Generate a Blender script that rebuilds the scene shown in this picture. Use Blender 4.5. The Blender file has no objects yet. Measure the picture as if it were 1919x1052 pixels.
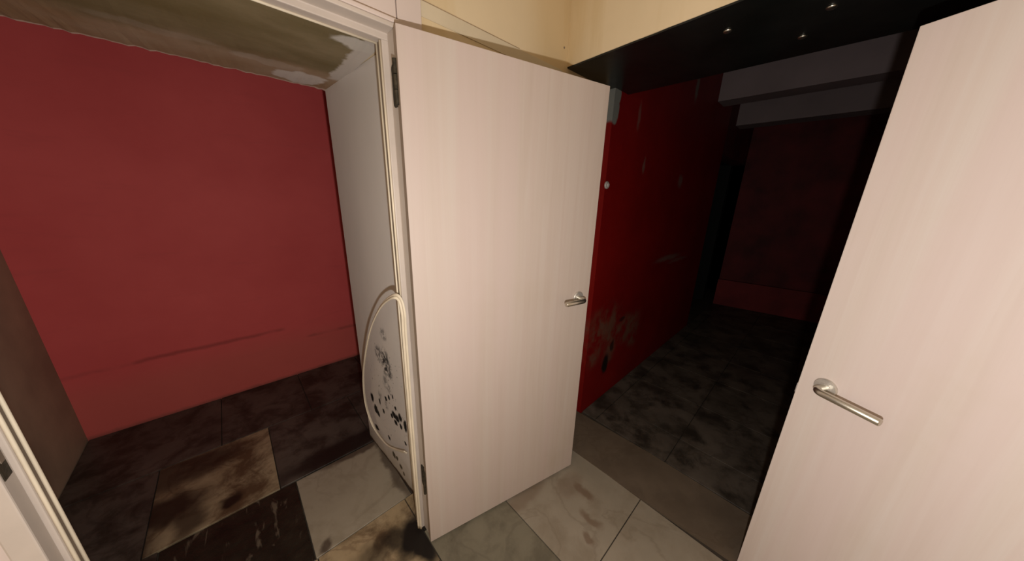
import bpy, bmesh, math, random
from mathutils import Vector, Matrix

random.seed(7)
scene = bpy.context.scene
C = scene.collection

# ------------------------------------------------------------------ camera, light, exposure
R_ = Vector((0.7252, -0.6880, 0.0269)).normalized()
F_ = Vector((0.6668, 0.6919, -0.2765)).normalized()
U_ = R_.cross(F_).normalized()
R_ = F_.cross(U_).normalized()
CAM = Vector((-1.3713, -1.0042, 1.5541))
cd = bpy.data.cameras.new('camera')
cd.sensor_fit = 'HORIZONTAL'; cd.sensor_width = 36.0
cd.lens = 550.75 / 1919 * 36.0
cd.clip_start = 0.02
cam = bpy.data.objects.new('camera', cd); C.objects.link(cam)
cam.matrix_world = Matrix(((R_.x, U_.x, -F_.x, CAM.x), (R_.y, U_.y, -F_.y, CAM.y),
                           (R_.z, U_.z, -F_.z, CAM.z), (0, 0, 0, 1)))
scene.camera = cam

w = bpy.data.worlds.new('dark'); scene.world = w; w.use_nodes = True
w.node_tree.nodes['Background'].inputs[0].default_value = (0, 0, 0, 1)

# the hand-held phone torch that lights the photograph: a bare little lamp beside the lens
ld = bpy.data.lights.new('phone_torch', 'POINT')
ld.energy = 47; ld.color = (1.0, 0.97, 0.94)
ld.shadow_soft_size = 0.012
lo = bpy.data.objects.new('phone_torch', ld); C.objects.link(lo)
lo.location = CAM + Vector((0.02, -0.05, -0.20))

vs = scene.view_settings
vs.view_transform = 'Standard'; vs.look = 'None'; vs.gamma = 1.0
vs.use_curve_mapping = False
vs.exposure = 0.0


# ------------------------------------------------------------------ material helpers
class Mat:
    def __init__(self, name):
        self.m = bpy.data.materials.new(name); self.m.use_nodes = True
        self.t = self.m.node_tree; self.bsdf = self.t.nodes['Principled BSDF']
        self.co = self.t.nodes.new('ShaderNodeTexCoord').outputs['Object']
        self.bsdf.inputs['Specular IOR Level'].default_value = 0.35

    def put(self, sock, v):
        if hasattr(v, 'links'): self.t.links.new(v, sock)
        elif isinstance(v, (tuple, list)) and len(v) == 3 and sock.type == 'RGBA': sock.default_value = (*v, 1)
        else: sock.default_value = v

    def mp(self, scale=(1, 1, 1), loc=(0, 0, 0), rot=(0, 0, 0), vec=None):
        n = self.t.nodes.new('ShaderNodeMapping')
        self.put(n.inputs[0], vec or self.co); n.inputs[1].default_value = loc
        n.inputs[2].default_value = rot; n.inputs[3].default_value = scale
        return n.outputs[0]

    def noise(self, scale, detail=4, rough=0.55, dist=0.0, vec=None):
        n = self.t.nodes.new('ShaderNodeTexNoise')
        self.put(n.inputs['Vector'], vec or self.co)
        n.inputs['Scale'].default_value = scale; n.inputs['Detail'].default_value = detail
        n.inputs['Roughness'].default_value = rough; n.inputs['Distortion'].default_value = dist
        return n.outputs[0]

    def ramp(self, f, stops):
        n = self.t.nodes.new('ShaderNodeValToRGB'); self.put(n.inputs[0], f)
        el = n.color_ramp.elements
        while len(el) < len(stops): el.new(0.5)
        for e, (p, c) in zip(el, stops):
            e.position = p; e.color = (*c, 1) if isinstance(c, tuple) else (c, c, c, 1)
        return n.outputs[0]

    def mix(self, f, a, b, mode='MIX'):
        n = self.t.nodes.new('ShaderNodeMix'); n.data_type = 'RGBA'; n.blend_type = mode
        self.put(n.inputs[0], f); self.put(n.inputs[6], a); self.put(n.inputs[7], b)
        return n.outputs[2]

    def math(self, op, a, b=0.0, clamp=False):
        n = self.t.nodes.new('ShaderNodeMath'); n.operation = op; n.use_clamp = clamp
        self.put(n.inputs[0], a); self.put(n.inputs[1], b)
        return n.outputs[0]

    def step(self, v, a, b):
        n = self.t.nodes.new('ShaderNodeMapRange'); n.interpolation_type = 'SMOOTHSTEP'
        self.put(n.inputs[0], v); n.inputs[1].default_value = a; n.inputs[2].default_value = b
        return n.outputs[0]

    def sep(self, vec=None):
        n = self.t.nodes.new('ShaderNodeSeparateXYZ'); self.put(n.inputs[0], vec or self.co)
        return n.outputs

    def warp(self, scale, amount, vec=None):
        n = self.t.nodes.new('ShaderNodeTexNoise'); self.put(n.inputs['Vector'], vec or self.co)
        n.inputs['Scale'].default_value = scale; n.inputs['Detail'].default_value = 3
        s = self.t.nodes.new('ShaderNodeVectorMath'); s.operation = 'SUBTRACT'
        self.t.links.new(n.outputs[1], s.inputs[0]); s.inputs[1].default_value = (.5, .5, .5)
        k = self.t.nodes.new('ShaderNodeVectorMath'); k.operation = 'SCALE'
        self.t.links.new(s.outputs[0], k.inputs[0]); k.inputs['Scale'].default_value = amount
        a = self.t.nodes.new('ShaderNodeVectorMath'); a.operation = 'ADD'
        self.put(a.inputs[0], vec or self.co); self.t.links.new(k.outputs[0], a.inputs[1])
        return a.outputs[0]

    def blobs(self, items, vec=None, soft=0.35):
        """max over ellipsoids ((cx,cy,cz),(rx,ry,rz)[,strength]) -> 0..1 mask of a stain"""
        out = None
        for it in items:
            c, r = it[0], it[1]; k = it[2] if len(it) > 2 else 1.0
            s = self.t.nodes.new('ShaderNodeVectorMath'); s.operation = 'SUBTRACT'
            self.put(s.inputs[0], vec or self.co); s.inputs[1].default_value = c
            d = self.t.nodes.new('ShaderNodeVectorMath'); d.operation = 'DIVIDE'
            self.t.links.new(s.outputs[0], d.inputs[0]); d.inputs[1].default_value = r
            l = self.t.nodes.new('ShaderNodeVectorMath'); l.operation = 'LENGTH'
            self.t.links.new(d.outputs[0], l.inputs[0])
            v = self.step(l.outputs['Value'], 1.0 + soft, 1.0 - soft)
            if k != 1.0: v = self.math('MULTIPLY', v, k)
            out = v if out is None else self.math('MAXIMUM', out, v)
        return out

    def bump(self, h, strength=0.2, dist=0.005):
        n = self.t.nodes.new('ShaderNodeBump'); n.inputs['Strength'].default_value = strength
        n.inputs['Distance'].default_value = dist; self.put(n.inputs['Height'], h)
        self.t.links.new(n.outputs[0], self.bsdf.inputs['Normal'])

    def done(self, col, rough=0.6, metal=0.0, spec=None):
        self.put(self.bsdf.inputs['Base Color'], col)
        self.put(self.bsdf.inputs['Roughness'], rough)
        self.bsdf.inputs['Metallic'].default_value = metal
        if spec is not None: self.bsdf.inputs['Specular IOR Level'].default_value = spec
        return self.m


def m_plain(name, col, var=0.12, scale=6, rough=0.6, metal=0.0, bump=0.1, bscale=60, spec=None):
    a = Mat(name)
    f = a.noise(scale, 5)
    dark = tuple(c * (1 - var) for c in col); light = tuple(min(1, c * (1 + var)) for c in col)
    a.bump(a.noise(bscale, 3), bump, 0.003)
    return a.done(a.ramp(f, [(0.3, dark), (0.7, light)]), rough, metal, spec)


def m_door(name, k):
    a = Mat(name)
    g = a.noise(1.0, 5, 0.65, 0.6, a.mp((30, 30, 0.8)))
    fine = a.noise(1.0, 4, 0.7, 0.3, a.mp((190, 190, 6)))
    band = a.noise(1.0, 2, 0.5, 0.0, a.mp((9, 9, 0.35)))
    c = a.ramp(g, [(0.25, (.515, .412, .348)), (0.5, (.545, .447, .382)), (0.78, (.565, .482, .42))])
    c = a.mix(a.math('MULTIPLY', a.step(band, .40, .66), .6), c, (.56, .442, .395))
    c = a.mix(a.math('MULTIPLY', a.step(fine, .5, .8), .10), c, (.43, .345, .29))
    dirt = a.math('MULTIPLY', a.step(a.noise(2.3, 5, .6), .52, .8), .30)
    c = a.mix(dirt, c, (.46, .37, .27))
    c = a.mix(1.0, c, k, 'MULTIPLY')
    return a.done(c, 0.5, spec=0.25)


def m_red_room():
    a = Mat('red_emulsion_paint')
    s = a.sep()
    c = a.ramp(a.noise(1.6, 5, .6), [(.3, (.70, .100, .098)), (.7, (.80, .130, .124))])
    c = a.mix(a.math('MULTIPLY', a.step(a.noise(1.0, 4, .6, .0, a.mp((3, 3, 16))), .55, .8), .22), c, (.56, .095, .09))
    # grimy scuff line sloping along the foot of the wall, dirty foot below it
    line = a.math('ADD', s[2], a.math('MULTIPLY', a.step(s[0], -1.17, -1.05), 0.115))   # the scuff drops near the doorway's right
    line = a.math('ADD', line, a.math('MULTIPLY', a.math('SUBTRACT', a.noise(5, 4), .5), .04))
    d = a.math('ABSOLUTE', a.math('SUBTRACT', line, 0.440))
    k = a.math('MULTIPLY', a.step(d, .024, .0), a.step(a.noise(3.0, 3), .30, .5))
    k = a.math('MULTIPLY', k, a.step(a.math('ABSOLUTE', a.math('ADD', s[0], 1.11)), .05, .11))
    c = a.mix(a.math('MULTIPLY', k, .5), c, (.22, .04, .035))
    foot = a.step(a.math('ADD', s[2], a.math('MULTIPLY', a.noise(14, 4), .03)), .045, .01)
    c = a.mix(a.math('MULTIPLY', foot, .8), c, (.10, .045, .04))
    low = a.math('MULTIPLY', a.step(a.math('ADD', s[2], a.math('MULTIPLY', a.noise(2.0, 4), .12)), .54, .30), .45)
    c = a.mix(low, c, (.60, .150, .110))
    a.bump(a.noise(1, 4, .6, 0, a.mp((24, 24, 60))), .12, .004)
    return a.done(c, .62, spec=.2)


def m_red_corridor():
    a = Mat('worn_red_gloss_paint')
    c = a.ramp(a.noise(2.2, 5, .6), [(.3, (.145, .002, .002)), (.7, (.20, .004, .003))])
    wv = a.warp(9, .10)
    tan = a.blobs([((.52, -.045, .66), (.22, .2, .13)), ((.93, -.045, .52), (.24, .2, .12)), ((.42, -.045, .52), (.10, .2, .16)),
                   ((.66, -.045, .50), (.10, .2, .16)), ((1.06, -.045, .40), (.10, .2, .10)), ((.62, -.045, .33), (.09, .2, .07))], wv, .5)
    tan = a.math('MULTIPLY', tan, a.step(a.noise(9, 5, .65), .36, .62))
    c = a.mix(a.math('MULTIPLY', tan, .8), c, (.13, .070, .045))
    chips = a.step(a.noise(1.0, 5, .7, .0, a.mp((7, 7, 9))), .70, .745)
    c = a.mix(a.math('MULTIPLY', chips, .5), c, (.13, .085, .07))
    streak = a.blobs([((1.62, -.045, 1.03), (.28, .2, .025), .6), ((1.9, -.045, .98), (.25, .2, .02), .5), ((.63, -.045, 2.06), (.02, .2, .07), .4),
                      ((1.59, -.045, 2.45), (.035, .2, .10), 1.0), ((.80, -.045, 1.78), (.02, .2, .05), .5), ((1.57, -.045, 1.72), (.05, .2, .05), .6)],
                     a.warp(14, .05), .5)
    c = a.mix(streak, c, (.16, .125, .105))
    hole = a.blobs([((.60, -.045, .30), (.045, .2, .085)), ((.68, -.045, .43), (.03, .2, .05), .8), ((.80, -.045, .63), (.05, .2, .02), .7)], a.warp(16, .04), .3)
    c = a.mix(hole, c, (.012, .008, .006))
    bare = a.blobs([((.335, -.045, 2.12), (.042, .2, .05)), ((.325, -.045, 2.04), (.045, .2, .075))], a.warp(22, .02), .12)
    c = a.mix(bare, c, (.16, .165, .15))
    a.bump(a.noise(16, 4), .2, .006)
    return a.done(c, .5, spec=.25)


def m_plaster():
    a = Mat('yellowed_wall_paint')
    c = a.ramp(a.noise(2.5, 5), [(.3, (.67, .54, .35)), (.7, (.73, .59, .39))])
    c = a.mix(a.math('MULTIPLY', a.step(a.noise(1, 4, .6, .2, a.mp((7, 7, .8))), .50, .72), .6), c, (.60, .45, .24))
    near = a.blobs([((-.16, 0, 2.4), (.16, .10, .7))], a.warp(5, .12), .6)
    c = a.mix(a.math('MULTIPLY', near, .55), c, (.58, .42, .21))
    a.bump(a.noise(35, 3), .15, .003)
    return a.done(c, .6, spec=.25)


def m_reveal():
    a = Mat('grey_painted_plaster_with_mould')
    s = a.sep()
    c = a.ramp(a.noise(1, 4, .5, 0, a.mp((3, 3, 1.2))), [(.3, (.70, .65, .60)), (.7, (.78, .72, .665))])
    y, z = s[1], s[2]
    fy = lambda py, pz, ry, rz, k=1.0: ((-.91, py, pz), (.5, ry, rz), k)
    wv = a.warp(38, .035)
    grey = a.blobs([fy(.40, .71, .045, .075), fy(.47, .735, .045, .04, .8), fy(.36, .68, .03, .045, .9), fy(.39, .875, .03, .03, .6), fy(.42, .58, .03, .04, .6),
                    fy(.38, .56, .025, .03, .5), fy(.44, .43, .02, .03, .5), fy(.52, .45, .02, .03, .5)], wv, .45)
    c = a.mix(a.math('MULTIPLY', grey, a.step(a.noise(34, 4, .65), .40, .54)), c, (.06, .058, .058))
    w2 = a.warp(55, .024)
    black = a.blobs([fy(.355, .415, .026, .020), fy(.32, .413, .022, .022), fy(.287, .44, .017, .024), fy(.384, .391, .014, .014), fy(.344, .374, .018, .014),
                     fy(.235, .42, .017, .035), fy(.285, .385, .014, .016), fy(.60, .308, .028, .03), fy(.57, .295, .018, .02), fy(.62, .164, .030, .016),
                     fy(.409, .107, .020, .022), fy(.371, .109, .013, .015), fy(.332, .082, .018, .014), fy(.306, .053, .012, .012), fy(.25, .30, .012, .012),
                     fy(.33, .47, .012, .012), fy(.44, .47, .014, .015), fy(.40, .50, .012, .014), fy(.35, .53, .010, .012), fy(.49, .36, .012, .014),
                     fy(.53, .40, .012, .02), fy(.64, .37, .02, .03), fy(.45, .20, .014, .014)], w2, .28)
    c = a.mix(black, c, (.014, .013, .012))
    speck = a.step(a.noise(46, 2, .5), .67, .71)
    zone = a.blobs([fy(.42, .50, .20, .30)], a.warp(6, .15), .5)
    c = a.mix(a.math('MULTIPLY', a.math('MULTIPLY', speck, zone), .75), c, (.05, .046, .043))
    damp = a.step(a.math('ADD', z, a.math('MULTIPLY', a.math('SUBTRACT', a.noise(9, 4), .5), .16)), .20, .0)
    c = a.mix(a.math('MULTIPLY', damp, .55), c, (.30, .235, .13))
    foot = a.step(a.math('ADD', z, a.math('MULTIPLY', a.math('SUBTRACT', a.noise(18, 4), .5), .03)), .022, .008)
    c = a.mix(foot, c, (.09, .055, .035))
    a.bump(a.noise(30, 4), .12, .004)
    return a.done(c, .6, spec=.25)


def m_soffit():
    a = Mat('olive_stained_plaster')
    s = a.sep()
    wv = a.warp(7, .16)
    c = a.ramp(a.noise(1, 5, .6, 0, a.mp((2.2, 5, 2))), [(.3, (.155, .118, .050)), (.52, (.205, .160, .082)), (.75, (.29, .225, .13))])
    brown = a.step(a.sep(wv)[1], .47, .60)
    c = a.mix(a.math('MULTIPLY', brown, .8), c, a.ramp(a.noise(4, 4), [(.35, (.36, .225, .125)), (.65, (.47, .34, .235))]))
    chip = a.blobs([((-1.05, .66, 2.02), (.085, .075, .5)), ((-1.16, .56, 2.02), (.10, .035, .5), .22), ((-1.42, .53, 2.02), (.14, .03, .5), .10)], a.warp(14, .09), .15)
    c = a.mix(chip, c, (.66, .60, .54))
    edge = a.step(a.math('ADD', s[0], a.math('MULTIPLY', a.math('SUBTRACT', a.noise(14, 5, .65), .5), .07)), -.972, -.955)
    edge = a.math('MULTIPLY', edge, a.step(s[1], .60, .56))
    c = a.mix(edge, c, (.58, .52, .46))
    c = a.mix(a.blobs([((-.96, .17, 2.02), (.07, .045, .5))], a.warp(18, .07), .2), c, (.62, .57, .50))
    lip = a.step(a.math('ADD', s[1], a.math('MULTIPLY', a.noise(20, 3), .010)), .752, .757)
    c = a.mix(lip, c, (.70, .52, .42))
    a.bump(a.noise(14, 5, .65), .25, .006)
    return a.done(c, .6, spec=.2)


def m_tile(name, a_, b_, vein, dirt, dirt_amt, stains=(), rough=.45, spec=.3, dirt_lo=.45, stain_col=(.05, .03, .02)):
    a = Mat(name)
    c = a.ramp(a.noise(3.2, 5, .6), [(.3, a_), (.7, b_)])
    v = a.math('ABSOLUTE', a.math('SUBTRACT', a.noise(2.6, 5, .55, .8, a.mp((1, 1, 1), (3, 1, 0), (0, 0, .7))), .5))
    c = a.mix(a.math('MULTIPLY', a.step(v, .03, .0), .45), c, vein)
    c = a.mix(a.math('MULTIPLY', a.step(a.noise(5.5, 6, .65, .3), dirt_lo, dirt_lo + .25), dirt_amt), c, dirt)
    if stains:
        m = a.blobs(stains, a.warp(11, .09), .45)
        c = a.mix(m, c, stain_col)
    a.bump(a.noise(22, 5), .08, .003)
    return a.done(c, rough, spec=spec)


M = {}
M['door'] = m_door('pale_laminate_woodgrain', (.94, .95, .96))
M['door_bright'] = m_door('pale_laminate_woodgrain_bright', (1.22, 1.27, 1.33))  # whiter laminate, brightened further to paint in stronger light on the near door
M['door_edge'] = m_plain('raw_door_edge', (.40, .315, .245), .1, 20, .6)
M['frame'] = m_plain('cream_frame_paint', (.54, .46, .395), .06, 8, .45, bump=.08)
M['board'] = m_plain('pinkish_white_board', (.62, .515, .46), .05, 3, .5, bump=.05)
M['plaster'] = m_plaster()
M['tape'] = m_plain('greyish_strip_paint', (.60, .505, .355), .06, 6, .6)
M['tape_line'] = m_plain('brown_shadow_line', (.36, .26, .16), .2, 20, .7)  # thin shadow along the strip's edges, painted as a brown line
M['red_room'] = m_red_room()
M['red_corr'] = m_red_corridor()
M['reveal'] = m_reveal()
M['soffit'] = m_soffit()
M['olive'] = m_plain('dim_olive_wall_paint', (.40, .325, .225), .2, 3, .65, bump=.2, bscale=20)
M['white'] = m_plain('off_white_paint', (.66, .60, .52), .05, 2, .7)
M['seal'] = m_plain('cream_rubber_seal', (.72, .62, .47), .08, 10, .5, bump=.05)
M['groove'] = m_plain('dark_gap', (.22, .165, .12), .2, 10, .8)
M['rust'] = m_plain('tarnished_bronze', (.034, .026, .016), .6, 60, .55, 0.0, .3, 150, spec=.25)
M['steel'] = m_plain('brushed_steel', (.62, .59, .51), .06, 60, .33, 1.0, .05, 200)
M['rose'] = m_plain('scuffed_satin_steel', (.66, .63, .58), .12, 50, .42, .75, .15, 150)
M['bed'] = m_plain('dirty_grout', (.05, .038, .027), .4, 9, .8)
M['beam'] = m_plain('mauve_grey_paint', (.20, .155, .155), .1, 3, .7)
M['darkred'] = m_plain('dark_red_paint', (.105, .010, .010), .45, 3, .7, bump=.2, bscale=12)
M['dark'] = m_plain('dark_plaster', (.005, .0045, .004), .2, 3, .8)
M['plastic'] = m_plain('white_plastic', (.40, .36, .34), .03, 5, .4)

M['t_hall'] = m_tile('cream_marble_tile', (.245, .205, .150), (.315, .265, .200), (.19, .15, .105), (.20, .155, .105), .6,
                     [((-.20, -.40, 0), (.022, .075, .3), .75), ((-.235, -.33, 0), (.10, .05, .3), .40), ((-.30, -.52, 0), (.02, .06, .3), .7),
                      ((-.385, -.56, 0), (.018, .03, .3), .7), ((-.45, -.20, 0), (.16, .05, .3), .5)], stain_col=(.15, .095, .06))
M['t_grey'] = m_tile('grey_green_marble_tile', (.15, .13, .088), (.205, .178, .125), (.12, .10, .07), (.09, .075, .05), .7)
M['t_pale'] = m_tile('pale_grey_marble_tile', (.31, .262, .19), (.36, .31, .23), (.26, .215, .155), (.21, .17, .11), .5,
                     [((-1.05, .70, 0), (.18, .03, .3), .8), ((-1.30, .24, 0), (.03, .03, .3), .8), ((-.92, .45, 0), (.025, .3, .3), .7)])
M['t_brown'] = m_tile('brown_grimy_tile', (.30, .215, .115), (.46, .35, .21), (.15, .09, .05), (.10, .06, .03), .9,
                      [((-.985, .02, 0), (.09, .09, .3)), ((-.97, -.06, 0), (.05, .10, .3)), ((-1.06, .06, 0), (.06, .06, .3), .85), ((-1.16, .05, 0), (.10, .06, .3), .6)],
                      stain_col=(.012, .009, .007), dirt_lo=.42)
M['t_stain'] = m_tile('brown_stained_tile', (.30, .225, .13), (.48, .385, .24), (.12, .07, .035), (.09, .05, .025), .92,
                      [((-1.60, .80, 0), (.045, .035, .3)), ((-1.86, .93, 0), (.16, .10, .3), .95), ((-1.80, 1.20, 0), (.25, .12, .3), .85), ((-1.76, .83, 0), (.06, .12, .3), .8),
                       ((-1.98, .8, 0), (.12, .3, .3), .8)], dirt_lo=.40, stain_col=(.022, .014, .009))
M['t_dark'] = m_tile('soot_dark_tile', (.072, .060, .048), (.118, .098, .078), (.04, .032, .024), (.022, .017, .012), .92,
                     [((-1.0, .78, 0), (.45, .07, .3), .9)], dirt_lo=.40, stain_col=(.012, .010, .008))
M['t_corr'] = m_tile('dirty_corridor_tile', (.062, .048, .036), (.125, .100, .077), (.042, .032, .024), (.022, .017, .012), .9, dirt_lo=.42)
M['sill'] = m_tile('brown_marble_sill', (.105, .076, .052), (.155, .115, .080), (.10, .07, .045), (.09, .065, .045), .5, rough=.5)


def m_black_tile():
    a = Mat('black_tarred_tile')
    c = a.ramp(a.noise(9, 5, .65), [(.35, (.010, .009, .006)), (.75, (.030, .025, .016))])
    sp = a.step(a.noise(1, 3, .6, .4, a.mp((26, 7, 1), (0, 0, 0), (0, 0, -.75))), .575, .70)
    c = a.mix(a.math('MULTIPLY', sp, .75), c, (.16, .13, .09))  # pale streaks are wet glints painted into the colour
    a.bump(a.noise(20, 5, .65), .7, .010)
    return a.done(c, .38, spec=.4)


def m_black_soffit():
    a = Mat('black_gloss_sheet')
    h = a.noise(1, 3, .5, .3, a.mp((2.4, 3.2, 1)))
    a.bump(h, .35, .03)
    c = a.ramp(a.noise(5, 4), [(.3, (.006, .007, .006)), (.7, (.012, .013, .012))])
    return a.done(c, .3, spec=.35)


M['t_black'] = m_black_tile()
M['black'] = m_black_soffit()


# ------------------------------------------------------------------ mesh helpers
def link(name, bm, mat, parent=None, smooth=False, **props):
    bmesh.ops.recalc_face_normals(bm, faces=bm.faces)
    me = bpy.data.meshes.new(name); bm.to_mesh(me); bm.free()
    me.materials.append(mat)
    if smooth:
        for p in me.polygons: p.use_smooth = True
    o = bpy.data.objects.new(name, me); C.objects.link(o)
    if parent is not None: o.parent = parent
    for k, v in props.items(): o[k] = v
    return o


def empty(name, loc=(0, 0, 0), rz=0.0, parent=None, **props):
    o = bpy.data.objects.new(name, None); C.objects.link(o)
    o.location = loc; o.rotation_euler = (0, 0, rz); o.empty_display_size = .1
    if parent is not None: o.parent = parent
    for k, v in props.items(): o[k] = v
    return o


def box(bm, lo, hi, bevel=0.0, seg=1):
    g = bmesh.ops.create_cube(bm, size=1.0)
    vs_ = g['verts']
    for v in vs_:
        v.co = Vector([lo[i] + (v.co[i] + .5) * (hi[i] - lo[i]) for i in range(3)])
    if bevel > 0:
        es = list({e for v in vs_ for e in v.link_edges})
        bmesh.ops.bevel(bm, geom=es, offset=bevel, segments=seg, profile=.5, affect='EDGES')


def prism(bm, pts, z0, z1):
    """pts: plan polygon (x,y) -> upright prism"""
    a = [bm.verts.new((x, y, z0)) for x, y in pts]; b = [bm.verts.new((x, y, z1)) for x, y in pts]
    bm.faces.new(a); bm.faces.new(b[::-1])
    n = len(pts)
    for i in range(n): bm.faces.new((a[i], a[(i + 1) % n], b[(i + 1) % n], b[i]))


def rings(bm, loops, cap=True):
    rows = [[bm.verts.new(p) for p in l] for l in loops]
    n = len(rows[0])
    for r0, r1 in zip(rows, rows[1:]):
        for i in range(n): bm.faces.new((r0[i], r0[(i + 1) % n], r1[(i + 1) % n], r1[i]))
    if cap: bm.faces.new(rows[0][::-1]); bm.faces.new(rows[-1])


def tube(bm, path, r, n=14, offset=None, flat=None):
    """sweep a circle (or an ellipse: flat=(r_side, r_up)) along a path"""
    P = [Vector(p) for p in path]; loops = []
    ref = None
    for i, p in enumerate(P):
        t = (P[min(i + 1, len(P) - 1)] - P[max(i - 1, 0)]).normalized()
        if ref is None:
            ref = Vector((0, 0, 1)) if abs(t.z) < .9 else Vector((1, 0, 0))
        s = (ref - t * ref.dot(t)).normalized(); ref = s
        q = t.cross(s)
        ra, rb = flat if flat else ((r[i] if isinstance(r, (list, tuple)) else r),) * 2
        c = p + (s * offset[0] + q * offset[1] if offset else Vector())
        loops.append([c + s * math.cos(2 * math.pi * k / n) * ra + q * math.sin(2 * math.pi * k / n) * rb for k in range(n)])
    rings(bm, loops)


def lathe(bm, prof, c, axis=1, n=28):
    """prof: [(radius, along)] turned about the local axis through c"""
    loops = []
    for r, h in prof:
        l = []
        for k in range(n):
            t = 2 * math.pi * k / n
            v = [r * math.cos(t), h, r * math.sin(t)] if axis == 1 else [r * math.cos(t), r * math.sin(t), h]
            l.append(Vector(v) + Vector(c))
        loops.append(l)
    rings(bm, loops)


def spline(pts, n=8):
    P = [Vector(p) for p in pts]; out = []
    for i in range(len(P) - 1):
        p0, p1, p2, p3 = P[max(i - 1, 0)], P[i], P[i + 1], P[min(i + 2, len(P) - 1)]
        for k in range(n):
            t = k / n
            out.append(.5 * (2 * p1 + (p2 - p0) * t + (2 * p0 - 5 * p1 + 4 * p2 - p3) * t * t + (3 * p1 - p0 - 3 * p2 + p3) * t ** 3))
    out.append(P[-1])
    return out


def struct(name, bm, mat, parent=None, **k):
    return link(name, bm, mat, parent, kind='structure', **k)


def sbox(name, lo, hi, mat, parent=None, bevel=0.0):
    bm = bmesh.new(); box(bm, lo, hi, bevel)
    return struct(name, bm, mat, parent)


# ------------------------------------------------------------------ floor with its tiles
bm = bmesh.new(); box(bm, (-2.75, -2.75, -.06), (4.9, 2.35, -.011))
floor = struct('floor', bm, M['bed'])


def tile(x0, x1, y0, y1, mat, dz=0.0, gap=.0022, tilt=True, bev=.0012):
    bm = bmesh.new()
    box(bm, (x0 + gap, y0 + gap, -.0115), (x1 - gap, y1 - gap, 0), bev)
    sx, sy = (random.uniform(-.0022, .0022), random.uniform(-.0022, .0022)) if tilt else (0, 0)
    cx, cy = (x0 + x1) / 2, (y0 + y1) / 2
    for v in bm.verts:
        if v.co.z > -.01: v.co.z += min(0, dz - .0008 + sx * (v.co.x - cx) + sy * (v.co.y - cy))
    return link('tile', bm, M[mat], floor)


# hall
hx = [-2.68, -2.495, -2.01, -1.525, -1.04, -.556, -.012]
hy = [-2.68, -2.095, -1.61, -1.125, -.642, -.157]
for i in range(6):
    for j in range(5):
        if j == 4 and i in (3, 4): continue
        tile(hx[i], hx[i + 1], hy[j], hy[j + 1], 't_grey' if (i == 4 and j == 4) or (i * 5 + j * 3) % 7 == 0 else 't_hall')
for i in range(6):
    a, b = hx[i], hx[i + 1]
    if b < -1.75 or a > -.6: tile(a, b, -.157, -.002, 't_hall')
# doorway strip and the small red room
tile(-1.80, -1.338, -.157, .212, 't_brown'); tile(-1.338, -.945, -.157, .212, 't_brown'); tile(-.945, -.895, -.002, .212, 't_brown')
tile(-.945, -.556, -.642, -.002, 't_grey'); tile(-1.525, -.945, -.642, -.157, 't_hall')
rm = [
    (-1.345, -.905, .212, .705, 't_pale', 0), (-1.845, -1.345, .212, .712, 't_black', -.004), (-2.245, -1.845, .212, .712, 't_dark', 0),
    (-1.412, -.925, .712, 1.30, 't_dark', 0), (-1.895, -1.412, .712, 1.30, 't_stain', 0), (-2.245, -1.895, .712, 1.30, 't_dark', 0),
    (-1.16, -.70, 1.30, 1.90, 't_dark', 0), (-1.64, -1.16, 1.30, 1.90, 't_dark', 0), (-2.245, -1.64, 1.30, 1.90, 't_dark', 0),
    (-.925, -.44, .76, 1.30, 't_dark', 0), (-.70, -.2, 1.30, 1.90, 't_dark', 0),
]
for a, b, c_, d, m, dz in rm: tile(a, b, c_, d, m, dz)
# corridor
cx_ = [.318, .60, 1.085, 1.57, 2.055, 2.54, 3.025, 3.51, 3.995, 4.32]
cy_ = [-1.86, -1.61, -1.125, -.642, -.157, -.045]
for i in range(9):
    for j in range(5): tile(cx_[i] + (.016 if i == 0 else 0), cx_[i + 1], cy_[j], cy_[j + 1], 't_corr', tilt=False, bev=.0006)

# marble sill between the hall and the dark corridor
bm = bmesh.new()
prism(bm, [(-.028, -.002), (.296, -.002), (.325, -.55), (.316, -1.86), (.05, -1.86), (.012, -1.016), (-.010, -.64)], -.0115, .004)
struct('trim_1', bm, M['sill'], label='brown marble threshold slab across the dark corridor opening')

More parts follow.
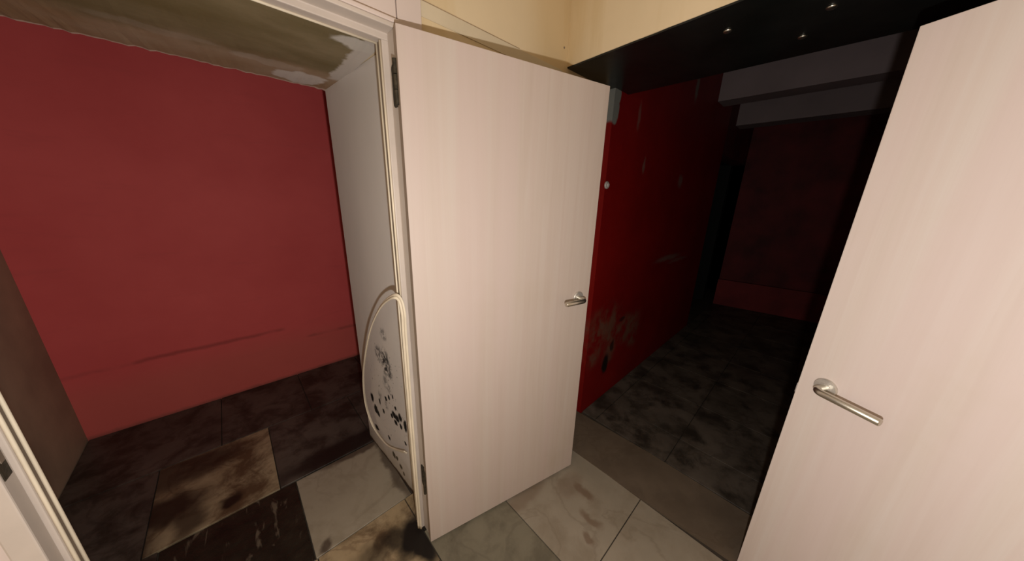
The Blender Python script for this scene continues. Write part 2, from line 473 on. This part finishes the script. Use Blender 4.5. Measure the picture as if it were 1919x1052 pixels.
# ------------------------------------------------------------------ walls of the hall
T = .758
RX0, RX1 = -.885, -.930                                  # right reveal runs slightly askew
wl = empty('wall_left', kind='structure')
bm = bmesh.new(); prism(bm, [(RX0, .06), (RX1, T), (.30, T), (.30, 0), (-.895, 0), (-.895, .06)], -.011, 2.017)
link('pier', bm, M['plaster'], wl)
bm = bmesh.new(); prism(bm, [(RX0 - .0015, .062), (RX1 - .0015, T + .001), (RX1 + .02, T + .001), (RX0 + .02, .062)], -.0105, 2.0165)
link('reveal', bm, M['reveal'], wl, label='grey painted door reveal with black mould spots')
bm = bmesh.new(); prism(bm, [(-2.7, 0), (-2.7, T), (.30, T), (.30, 0)], 2.0185, 2.80)
link('upper_wall', bm, M['plaster'], wl)
bm = bmesh.new()
nx, ny = 84, 6
for sgn in (0,):
    grid = []
    for j in range(ny + 1):
        row = []
        for i in range(nx + 1):
            x = -2.245 + i / nx * (1.335)
            y = .062 + j / ny * (T + .004 - .062 - (0.0))
            if j == ny: y += random.uniform(-.0022, .0022)
            if j == ny and i > nx - 5: y += .004 * (i - nx + 5)
            row.append((x, y))
        grid.append(row)
    top = [[bm.verts.new((x, y, 2.0185)) for x, y in r] for r in grid]
    bot = [[bm.verts.new((x, y, 2.0125 + (random.uniform(-.001, .001)) + (.0 if j < ny else random.uniform(-.003, .001)))) for x, y in r] for j, r in enumerate(grid)]
    for j in range(ny):
        for i in range(nx):
            bm.faces.new((bot[j][i], bot[j][i + 1], bot[j + 1][i + 1], bot[j + 1][i]))
    for i in range(nx):
        bm.faces.new((bot[0][i], top[0][i], top[0][i + 1], bot[0][i + 1]))
        bm.faces.new((bot[ny][i], bot[ny][i + 1], top[ny][i + 1], top[ny][i]))
    for j in range(ny):
        bm.faces.new((bot[j][0], bot[j + 1][0], top[j + 1][0], top[j][0]))
        bm.faces.new((bot[j][nx], top[j][nx], top[j + 1][nx], bot[j + 1][nx]))
link('soffit', bm, M['soffit'], wl, label='olive stained plaster soffit over the doorway')
bm = bmesh.new(); box(bm, (-2.7, 0, -.011), (-1.80, .062, 2.017)); link('pier', bm, M['plaster'], wl)
# pinkish boards fixed over and beside the frame
bm = bmesh.new(); box(bm, (-2.7, -.012, 2.022), (-.9125, .0, 2.80), .0015); link('board', bm, M['board'], wl)
bm = bmesh.new(); box(bm, (-.909, -.012, 2.030), (-.832, .0, 2.80), .0015); link('board', bm, M['board'], wl)
bm = bmesh.new(); box(bm, (-2.7, -.012, -.002), (-1.806, .0, 2.020), .0015); link('board', bm, M['board'], wl)
# grey strip on the yellowed plaster above the open door
bm = bmesh.new(); prism(bm, [(-.831, -.0025), (-.831, .001), (-.115, .001), (-.115, -.0025)], 2.082, 2.1235)
tp = struct('trim_2', bm, M['tape'], label='thin greyish strip along the yellowed wall above the pale door')
bm = bmesh.new(); box(bm, (-.831, -.0027, 2.1237), (-.40, .001, 2.1262)); link('edge_line', bm, M['tape_line'], tp)
bm = bmesh.new(); box(bm, (-.8335, -.0027, 2.082), (-.8312, .001, 2.1262)); link('edge_line', bm, M['tape_line'], tp)

# lintel over the corridor: yellowed face, black glossy underside
HL = 2.148
wr = empty('wall_right', kind='structure')
bm = bmesh.new(); prism(bm, [(-.080, .0), (-.205, -1.86), (.45, -1.86), (.45, .0)], HL, 2.80)
link('upper_wall', bm, M['plaster'], wr)
bm = bmesh.new(); n = 40
fr, bk = [], []
for i in range(n + 1):
    t = i / n
    fr.append((-.080 - .125 * t + .001 + random.uniform(0, .0035), -.001 - 1.858 * t)); bk.append((.456, -.001 - 1.858 * t))
tv = [[bm.verts.new((x, y, HL)) for x, y in r] for r in (fr, bk)]
bv = [[bm.verts.new((x, y, HL - .006)) for x, y in r] for r in (fr, bk)]
for i in range(n):
    bm.faces.new((bv[0][i], bv[0][i + 1], bv[1][i + 1], bv[1][i])); bm.faces.new((tv[0][i], tv[1][i], tv[1][i + 1], tv[0][i + 1]))
    bm.faces.new((bv[0][i], tv[0][i], tv[0][i + 1], bv[0][i + 1])); bm.faces.new((bv[1][i], bv[1][i + 1], tv[1][i + 1], tv[1][i]))
sof = link('soffit', bm, M['black'], wr, label='black glossy soffit over the corridor opening')
for x, y, rz in ((.04, -.613, .5), (.267, -.797, 1.0), (.094, -.871, .8)):
    bm = bmesh.new()
    lathe(bm, [(.0135, HL - .0062), (.0135, HL - .0085), (.0105, HL - .011), (.005, HL - .0125), (.0004, HL - .013)], (x, y, 0), axis=2, n=16)
    link('glint_dome', bm, M['steel'], sof, smooth=True)  # small steel domes added to make the torch highlights on the black underside
# tiny hole left by a nail in the corner plaster
bm = bmesh.new(); lathe(bm, [(.0045, -.0012), (.0045, .001)], (-.112, -.0003, 2.216), axis=1, n=10)
link('nail_hole', bm, M['groove'], wl)

# ------------------------------------------------------------------ dark corridor beyond the lintel
wc = empty('wall_corridor_left', kind='structure')
bm = bmesh.new(); box(bm, (.305, -.045, -.011), (2.75, .12, 2.95)); link('wall_panel', bm, M['red_corr'], wc)
bm = bmesh.new(); box(bm, (2.75, -.045, 2.06), (4.06, .12, 2.95)); link('wall_panel', bm, M['darkred'], wc)
bm = bmesh.new(); box(bm, (2.65, .62, -.011), (4.2, .68, 2.10)); link('wall_panel', bm, M['dark'], wc)
bm = bmesh.new(); box(bm, (2.65, .121, -.011), (2.74, .62, 2.10)); link('wall_panel', bm, M['dark'], wc)
bm = bmesh.new(); box(bm, (4.08, .121, -.011), (4.2, .62, 2.10)); link('wall_panel', bm, M['dark'], wc)
bm = bmesh.new(); box(bm, (2.65, .121, 2.07), (4.2, .68, 2.13)); link('wall_panel', bm, M['dark'], wc)
bm = bmesh.new(); prism(bm, [(4.06, -.045), (4.42, -1.95), (4.6, -1.95), (4.6, -.045)], -.011, 2.95)
struct('wall_corridor_end', bm, M['darkred'])
bm = bmesh.new(); prism(bm, [(4.00, -.046), (4.36, -1.94), (4.41, -1.94), (4.052, -.046)], -.011, .40)
struct('baseboard_corridor', bm, m_plain('plinth_red_paint', (.17, .016, .016), .3, 3, .7))
sbox('wall_corridor_right', (.32, -2.0, -.011), (4.6, -1.861, 2.95), M['darkred'])
sbox('ceiling_corridor', (.451, -1.86, 2.951), (4.6, .12, 3.05), M['dark'])
sbox('trim_3', (2.20, -1.858, 2.468), (2.42, -.047, 2.945), M['beam'])
sbox('trim_4', (3.06, -1.858, 2.40), (3.30, -.047, 2.945), M['beam'])

# ------------------------------------------------------------------ small red room behind the left doorway
sbox('wall_back', (-2.40, 1.90, -.011), (.6, 2.05, 2.75), M['red_room'])
sbox('wall_room_left', (-2.40, .063, -.011), (-2.248, 1.899, 2.75), M['olive'])
sbox('wall_room_right', (.30, T + .001, -.011), (.45, 1.899, 2.75), M['white'])
sbox('ceiling_room', (-2.24, T + .001, 2.70), (.299, 1.899, 2.80), M['white'])

# ------------------------------------------------------------------ the part of the hall behind the photographer
sbox('wall_rear', (-2.84, -2.69, -.011), (-2.701, .758, 2.80), M['plaster'])
sbox('wall_front', (-2.70, -2.84, -.011), (.31, -2.691, 2.80), M['plaster'])
wf = empty('wall_side', kind='structure')
bm = bmesh.new(); box(bm, (-.33, -2.69, -.011), (.31, -1.862, 2.80)); link('pier', bm, M['plaster'], wf)
sbox('ceiling', (-2.70, -2.69, 2.801), (.45, .758, 2.90), M['white'])

# ------------------------------------------------------------------ door frame of the left doorway
fr_ = empty('trim_5', kind='structure', label='cream door frame of the doorway to the red room')


def jamb(side):
    s = 1 if side == 'r' else -1
    bm = bmesh.new()
    if side == 'r':
        prism(bm, [(-.932, -.031), (-.932, .0175), (-.893, .0175), (-.893, -.031)], .0005, 2.0075)
        prism(bm, [(-.950, .018), (-.950, .062), (-.893, .062), (-.893, .018)], .0005, 1.9895)
    else:
        prism(bm, [(-1.771, -.026), (-1.771, .0175), (-1.806, .0175), (-1.806, -.026)], .0005, 2.0075)
        prism(bm, [(-1.764, .018), (-1.764, .062), (-1.806, .062), (-1.806, .018)], .0005, 1.9895)
    es = [e for e in bm.edges if abs(e.verts[0].co.z - e.verts[1].co.z) > 1]
    bmesh.ops.bevel(bm, geom=es, offset=.003, segments=2, profile=.5, affect='EDGES')
    return link('jamb', bm, M['frame'], fr_)


jr = jamb('r'); jl = jamb('l')
bm = bmesh.new()
rot = lambda pts: pts
prof = [(-.031, 2.008), (.018, 2.008), (.018, 1.990), (.062, 1.990), (.062, 2.0115), (.0, 2.0205), (-.031, 2.0205)]   # (y, z)
a = [bm.verts.new((-1.806, y, z)) for y, z in prof]; b = [bm.verts.new((-.893, y, z)) for y, z in prof]
bm.faces.new(a); bm.faces.new(b[::-1])
for i in range(len(prof)):
    k = (i + 1) % len(prof); bm.faces.new((a[i], a[k], b[k], b[i]))
bmesh.ops.bevel(bm, geom=[e for e in bm.edges if abs(e.verts[0].co.x - e.verts[1].co.x) > .5], offset=.0025, segments=2, profile=.5, affect='EDGES')
link('head', bm, M['frame'], fr_)
# planted casing bead on top of the head
bm = bmesh.new(); box(bm, (-1.80, -.030, 2.0215), (-.913, -.013, 2.034), .003, 2); link('casing', bm, M['board'], fr_)


def lips(name, path_pairs, mat, parent):
    bm = bmesh.new()
    for p, q in path_pairs:
        tube(bm, [p, [(p[i] + q[i]) / 2 for i in range(3)], q], .0034, 8)
    return link(name, bm, mat, parent, smooth=True)


# seal channel: dark groove with a pale lip on either side
bm = bmesh.new(); box(bm, (-.9515, .030, 1.165), (-.9495, .047, 1.988)); link('seal_groove', bm, M['groove'], fr_)
bm = bmesh.new(); box(bm, (-.9515, .034, .02), (-.9495, .045, 1.165)); link('seal_groove', bm, M['groove'], fr_)
lips('seal', [((-.9525, .0255, 1.16), (-.9525, .0255, 1.988)), ((-.9525, .0515, .03), (-.9525, .0515, 1.988))], M['seal'], fr_)
lips('seal', [((-1.7615, .026, .01), (-1.7615, .026, 1.988)), ((-1.7615, .054, .01), (-1.7615, .054, 1.988))], M['seal'], fr_)
bm = bmesh.new(); box(bm, (-1.7645, .031, .01), (-1.7625, .048, 1.988)); link('seal_groove', bm, M['groove'], fr_)
lips('seal', [((-1.76, .052, 1.988), (-.95, .052, 1.988))], M['seal'], fr_)
# strike plate in the far jamb
bm = bmesh.new(); box(bm, (-1.7722, -.020, .995), (-1.7695, .008, 1.105), .001); sp = link('strike_plate', bm, M['rust'], fr_)
bm = bmesh.new(); box(bm, (-1.7700, -.010, 1.03), (-1.7685, .004, 1.07)); link('latch_slot', bm, M['groove'], sp)


# ------------------------------------------------------------------ the seal strip that has come loose and hangs in a loop
loop = [(-.956, .014, .012), (-.9575, .012, .35), (-.9575, .010, .75), (-.958, .004, 1.04), (-.959, -.002, 1.125), (-.963, .012, 1.178), (-.975, .050, 1.180),
        (-.985, .160, 1.105), (-.990, .310, .945), (-.985, .480, .702), (-.975, .585, .515), (-.965, .627, .338),
        (-.950, .585, .205), (-.938, .440, .185), (-.925, .325, .222), (-.915, .215, .283)]
path = spline(loop, 9)
bm = bmesh.new()
P = [Vector(p) for p in path]
for off in (-.0056, .0056):
    loops = []
    for i, p in enumerate(P):
        t = (P[min(i + 1, len(P) - 1)] - P[max(i - 1, 0)]).normalized()
        s = t.cross(Vector((1, 0, 0))).normalized()             # flat side of the ribbon in the plane of the loop
        q = s.cross(t)
        w_ = (Vector((-.55, 0, 0)) + s * .83).normalized()
        w_ = (w_ - t * w_.dot(t)).normalized(); q = t.cross(w_)
        c_ = p + w_ * off
        loops.append([c_ + w_ * math.cos(2 * math.pi * k / 8) * .0058 + q * math.sin(2 * math.pi * k / 8) * .0036 for k in range(8)])
    rings(bm, loops)
link('seal_strip', bm, M['seal'], smooth=True, label='cream rubber door seal strip peeled off the frame and hanging in a loop', category='seal strip')


# ------------------------------------------------------------------ the two pale doors
def make_lever(parent, u, z, direction, out=.055, length=.135):
    h = empty('handle', (u, 0, z), 0, parent, label='brushed steel lever handle on a round rose')
    bm = bmesh.new()
    lathe(bm, [(.0300, -.0002), (.0300, -.006), (.0278, -.009), (.0165, -.0098), (.0160, -.0125)], (0, 0, 0), 1, 32)
    link('rosette', bm, M['rose'], h, smooth=False)
    bm = bmesh.new()
    r = .0115
    pts = [(0, -.009, 0), (0, -(out - .020), 0)]
    for k in range(1, 9):
        t = k / 8 * math.pi / 2
        pts.append((direction * .020 * (1 - math.cos(t)), -(out - .020) - .020 * math.sin(t), 0))
    pts += [(direction * (length - .002), -out, 0), (direction * length, -out, 0)]
    tube(bm, pts, [r] * (len(pts) - 1) + [r * .86], 20)
    link('lever', bm, M['steel'], h, smooth=True)
    for o in h.children:
        if o.name.startswith('lever'):
            mod = o.modifiers.new('edges', 'EDGE_SPLIT'); mod.split_angle = math.radians(50)
        else:
            for p in o.data.polygons: p.use_smooth = True
            mod = o.modifiers.new('edges', 'EDGE_SPLIT'); mod.split_angle = math.radians(30)
    return h


def make_door(name, loc, rz, label, mat, wid=.8405, z0=.012, z1=2.002):
    d = empty(name, loc, rz, kind='structure', label=label, category='door')
    bm = bmesh.new(); box(bm, (0, 0, z0), (wid, .040, z1), .0018, 2)
    leaf = link('leaf', bm, M[mat], d)
    leaf.data.materials.append(M['door_edge'])
    for p in leaf.data.polygons:                                    # narrow edges show the board
        if abs(p.normal.y) < .3: p.material_index = 1
    return d


A1 = (-.9462, -.0744, 0); RZ1 = -.2321
d1 = make_door('door_1', A1, RZ1, 'pale woodgrain door hinged on the cream frame, swung wide open against the corner', 'door')
make_lever(d1, .768, 1.088, -1, .055, .118)
for z0, z1 in ((1.805, 1.925), (.282, .402)):
    hg = empty('hinge', (0, 0, z0), 0, d1, label='tarnished bronze hinge')
    h_ = z1 - z0
    bm = bmesh.new()
    for k in range(3):
        lathe(bm, [(.0065, h_ * k / 3 + .001), (.0065, h_ * (k + 1) / 3 - .001)], (-.0045, .024, 0), axis=2, n=14)
    link('knuckle', bm, M['rust'], hg, smooth=False)
    bm = bmesh.new()
    # rounded plate let into the jamb, in the plane of the jamb's face
    L = []
    for k in range(9):
        t = math.pi / 2 * k / 8
        L.append((.022 + .012 * math.sin(t), h_ - .016 + .014 * math.cos(t)))
    L = [(0, h_ - .002)] + L + [(.034 - .012 + .012 * math.cos(math.pi / 2 * k / 8), .016 - .014 * math.sin(math.pi / 2 * k / 8)) for k in range(9)] + [(0, .002)]
    for yy in (0,):
        ca, sa = math.cos(-RZ1), math.sin(-RZ1)
        def loc_(wx, wy, z): return (ca * wx - sa * wy, sa * wx + ca * wy, z)
        # world offsets from the hinge line: the plate lies on x = -.933, y from -.056 on
        f0 = [bm.verts.new(loc_(.0120, .042 + l, z)) for l, z in L]
        f1 = [bm.verts.new(loc_(.0162, .042 + l, z)) for l, z in L]
        bm.faces.new(f0); bm.faces.new(f1[::-1])
        for i in range(len(L)):
            k = (i + 1) % len(L); bm.faces.new((f0[i], f0[k], f1[k], f1[i]))
    link('plate', bm, M['rust'], hg)

A2 = (.0049, -1.0601, 0); RZ2 = -2.0503
d2 = make_door('door_2', A2, RZ2, 'pale woodgrain door standing open nearest the viewer beside the dark corridor', 'door_bright')
make_lever(d2, .072, .972, 1, .055, .150)
bm = bmesh.new(); box(bm, (-.0050, .006, .900), (.001, .030, .938), .002, 2)
link('latch_plate', bm, M['plastic'], d2, label='chipped pale latch piece on the door edge')
for z0 in (.30, 1.62):
    bm = bmesh.new(); lathe(bm, [(.0065, z0), (.0065, z0 + .11)], (.8475, .012, 0), axis=2, n=14)
    link('hinge', bm, M['rust'], d2)

# ------------------------------------------------------------------ small white button on the corridor's red wall
t_ = empty('wall_button', (.318, -.045, 1.632), 0, label='small round white plastic button on the red corridor wall beside the pale door', category='button')
bm = bmesh.new(); lathe(bm, [(.022, -.0005), (.022, -.006), (.019, -.010)], (0, 0, 0), 1, 24); link('base', bm, M['plastic'], t_)
bm = bmesh.new(); lathe(bm, [(.014, -.010), (.013, -.015), (.008, -.018), (.0005, -.019)], (0, 0, 0), 1, 24); link('cap', bm, M['plastic'], t_, smooth=True)
